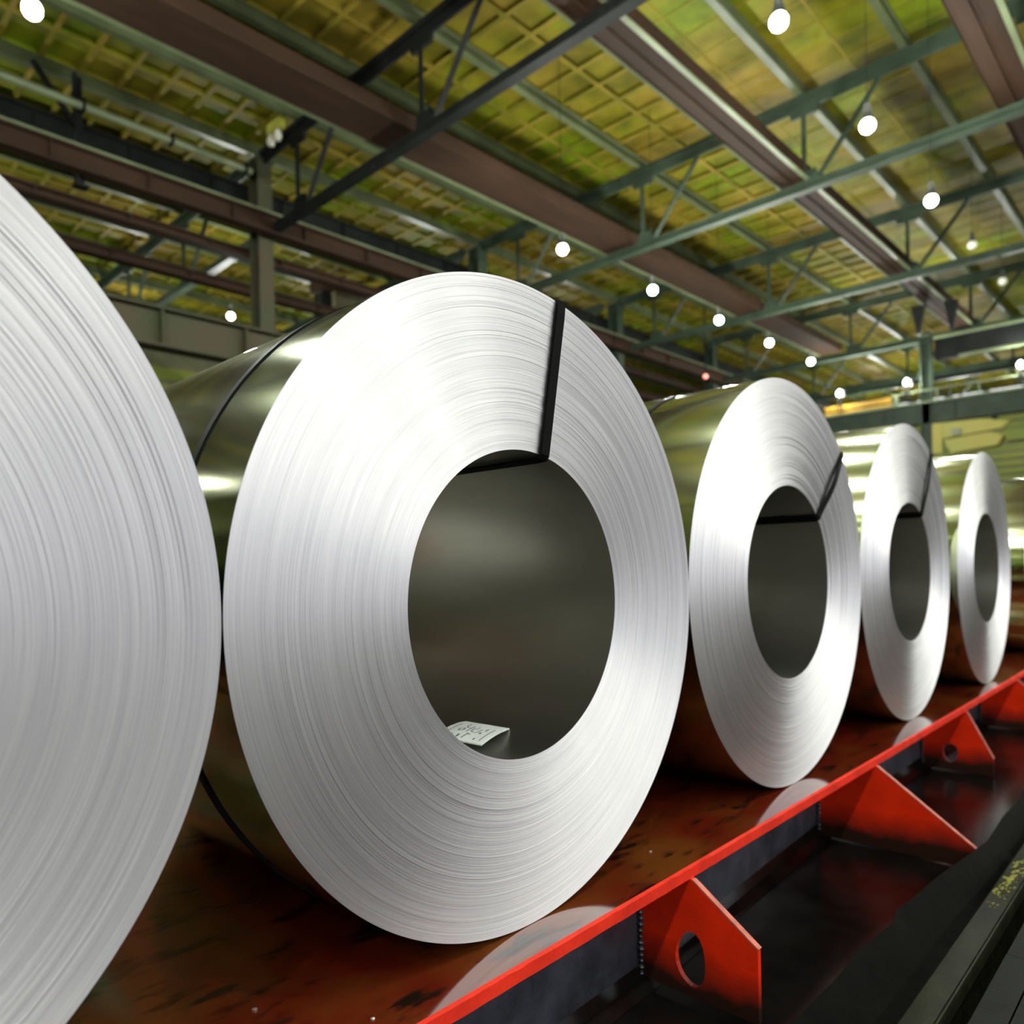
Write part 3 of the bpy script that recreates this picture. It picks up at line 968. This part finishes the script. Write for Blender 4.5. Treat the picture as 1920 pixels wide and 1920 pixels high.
def steel_coil(cx, cy, R, rh, label, straps, seed, L=1.9, nr=150, ns=200, body=None, amp=0.0005):
    t = thing('steel_coil', (cx, cy, -0.9985), label, 'coil', 'steel coils in a row on the red bed')
    cz = R - 0.9985
    ringmesh(cx, cz, rh, R, cy, 1, nr, ns, amp, seed, t, 'front_face')
    back = ringmesh(cx, cz, rh, R, cy + L, -1, 20, 96, 0.002, seed + 50, t, 'back_face')
    tube(cx, cz, R, cy, cy + L, 160, False).build('outer_wrap', MT['outer'], t, smooth=True)
    b = tube(cx, cz, rh, cy, cy + L, 120, True).build('bore', MT['bore'], t, smooth=True)
    b.data.flip_normals()
    for yb in (body or ()):
        w, th = 0.035, 0.005
        mb = MB()
        n = 120
        for i in range(n):
            a = 2 * math.pi * i / n
            th_ = th if math.sin(a) > -0.9 and abs(math.cos(a)) < 0.985 else 0.0008
            for r, y in ((R - 0.001, yb), (R + th_, yb + 0.003), (R + th_, yb + w - 0.003), (R - 0.001, yb + w)):
                mb.v.append((cx + r * math.cos(a), cy + y, cz + r * math.sin(a)))
        for i in range(n):
            j = (i + 1) % n
            for k in range(3):
                mb.f.append((4 * i + k, 4 * i + k + 1, 4 * j + k + 1, 4 * j + k))
        mb.build('body_strap', MT['strap'], t, smooth=True)
    for (a_deg, w, bow) in straps:
        a = math.radians(a_deg)
        e = Vector((math.sin(a), 0, math.cos(a)))       # radial direction
        s = Vector((math.cos(a), 0, -math.sin(a)))      # across the strap
        c = Vector((cx, cy, cz))
        path = [c + e * (R + 0.008) + Vector((0, L, 0)), c + e * (R + 0.008) + Vector((0, 0.02, 0)), c + e * (R + 0.004) + Vector((0, -0.006, 0))]
        for k in range(1, 12):
            f = k / 12
            path.append(c + e * (R + (rh - R) * f) + Vector((0, -0.008 - bow * math.sin(math.pi * f) ** 2, 0)))
        path += [c + e * (rh + 0.002) + Vector((0, -0.008, 0)), c + e * (rh - 0.010) + Vector((0, 0.0, 0)), c + e * (rh - 0.012) + Vector((0, 0.03, 0)),
                 c + e * (rh - 0.010) + Vector((0, L, 0))]
        mb = MB()
        for i, p in enumerate(path):
            d = (path[min(i + 1, len(path) - 1)] - path[max(i - 1, 0)]).normalized()
            nrm = s.cross(d).normalized()
            for q, h in ((-w / 2, -0.003), (w / 2, -0.003), (w / 2, 0.003), (-w / 2, 0.003)):
                mb.v.append(tuple(p + s * q + nrm * h))
        for i in range(len(path) - 1):
            for k in range(4):
                mb.f.append((4 * i + k, 4 * i + (k + 1) % 4, 4 * i + 4 + (k + 1) % 4, 4 * i + 4 + k))
        mb.build('eye_strap', MT['strap'], t)
    return t


steel_coil(-0.762, 0.0077, 1.0145, 0.476, 'leftmost steel coil, cut off by the left edge with no hole in view', [], 11, nr=190, ns=320, amp=0.0009)
steel_coil(1.2417, 0.0051, 0.9865, 0.4723, 'big middle steel coil with a paper tag in its hole and a black strap', [(11.5, 0.038, 0.0)], 12, nr=190, ns=320, body=[0.285])
steel_coil(3.2247, 0.006, 0.9955, 0.4758, 'third steel coil from the left, its loose black strap slanting at upper right', [(46, 0.036, 0.014)], 13, nr=150, ns=240, body=[0.44], amp=0.0010)
steel_coil(5.2405, 0.016, 1.0065, 0.4725, 'fourth steel coil from the left, in front of the green column', [(32, 0.036, 0.008)], 14, nr=110, ns=200, body=[0.44], amp=0.0012)
steel_coil(7.2515, -0.0348, 1.001, 0.472, 'fifth and smallest whole steel coil, near the right edge', [], 15, nr=90, ns=180, body=[0.44], amp=0.0012)
steel_coil(10.2, 0.0, 1.0, 0.472, 'dark sliver of a sixth steel coil at the right edge', [], 16, nr=60, ns=140, body=[0.44])

# paper tag lying in the bore of the second coil
tg_o = (1.2417, 0.0051, -0.0135)
zt = -0.44
c1, c2, c3 = (0.145, 0.44), (0.156, 0.227), (-0.087, 0.122)
c4 = (c1[0] + c3[0] - c2[0], c1[1] + c3[1] - c2[1])


def tagpt(u, v, dz=0.0):
    """u runs from the far-left corner to the far-right corner, v towards the viewer."""
    x = c1[0] + (c2[0] - c1[0]) * u + (c3[0] - c2[0]) * v
    y = c1[1] + (c2[1] - c1[1]) * u + (c3[1] - c2[1]) * v
    z = zt + 0.006 * math.sin(math.pi * v) - 0.004 * (1 - v)
    return (tg_o[0] + x, tg_o[1] + y, tg_o[2] + z + dz)


t = thing('paper_tag', (tg_o[0] + 0.03, 0.28, tg_o[2] + zt - 0.02), 'white paper tag with handwritten marks lying inside the hole of the middle coil', 'tag')
mb = MB()
NV = 8
for dz in (0, 0.004):
    for k in range(NV + 1):
        v = k / NV
        u0 = 0.05 if k == 0 else 0
        mb.v += [tagpt(u0, v, dz), tagpt(1, v, dz)]
h = 2 * (NV + 1)
for k in range(NV):
    a = 2 * k
    mb.f += [(a, a + 1, a + 3, a + 2), (h + a, h + a + 2, h + a + 3, h + a + 1), (a, a + 2, h + a + 2, h + a), (a + 1, h + a + 1, h + a + 3, a + 3)]
mb.f += [(0, h, h + 1, 1), (2 * NV, 2 * NV + 1, h + 2 * NV + 1, h + 2 * NV)]
mb.build('paper', MT['paper'], t)
ink = MB()


def stroke(pts, w=0.022):
    fine = []
    for p, q in zip(pts[:-1], pts[1:]):
        fine += [(p[0] + (q[0] - p[0]) * k / 6, p[1] + (q[1] - p[1]) * k / 6) for k in range(6)]
    fine.append(pts[-1])
    for (u0, v0), (u1, v1) in zip(fine[:-1], fine[1:]):
        d = Vector((u1 - u0, v1 - v0))
        if d.length < 1e-6:
            continue
        n_ = Vector((-d.y, d.x)).normalized() * w / 2
        q = [(u0 + n_.x, v0 + n_.y), (u1 + n_.x, v1 + n_.y), (u1 - n_.x, v1 - n_.y), (u0 - n_.x, v0 - n_.y)]
        ink.add([tagpt(a, b, 0.0048) for a, b in q], [(0, 1, 2, 3)])


# ruled lines near both short ends, and three rows of handwritten marks between them
stroke([(0.12, 0.22), (0.12, 0.92)], 0.016)
stroke([(0.88, 0.30), (0.88, 0.90)], 0.02)
stroke([(0.30, 0.18), (0.31, 0.34), (0.36, 0.42), (0.43, 0.40)])
stroke([(0.26, 0.52), (0.34, 0.46), (0.36, 0.58), (0.28, 0.62), (0.26, 0.52)])
stroke([(0.44, 0.28), (0.45, 0.62)], 0.02)
stroke([(0.50, 0.36), (0.52, 0.56), (0.58, 0.60)])
stroke([(0.56, 0.30), (0.57, 0.46)], 0.018)
stroke([(0.60, 0.62), (0.66, 0.58), (0.67, 0.40)], 0.02)
stroke([(0.26, 0.78), (0.26, 0.92)], 0.04)
stroke([(0.40, 0.76), (0.41, 0.88)], 0.04)
stroke([(0.52, 0.90), (0.53, 0.66)], 0.024)
stroke([(0.53, 0.70), (0.60, 0.72)], 0.024)
stroke([(0.76, 0.34), (0.76, 0.46)], 0.03)
stroke([(0.73, 0.56), (0.73, 0.63)], 0.04)
stroke([(0.76, 0.82), (0.76, 0.90)], 0.03)
ink.build('handwriting', MT['ink'], t)

# crumbs of swarf on the deck in front of the coils
for (x, y, r, lab) in ((0.42, 0.22, 0.006, 'bright metal chip on the red deck, left of the middle coil'),
                       (0.60, -0.03, 0.005, 'yellowish metal chip on the red deck under the middle coil'),
                       (1.98, 0.05, 0.005, 'metal chip on the red deck right of the middle coil')):
    mb = MB()
    mb.lathe((x, y, ZD + 0.0005), [(0.001, 0), (r, 0), (r * 1.3, r * 0.4), (r * 0.5, r * 0.9), (0.001, r)], 6)
    tag(mb.build('metal_chip', MT['chip'], None, origin=(x, y, ZD)), lab, 'chip')
for o in bpy.data.objects:
    if '_o' in o:
        del o['_o']
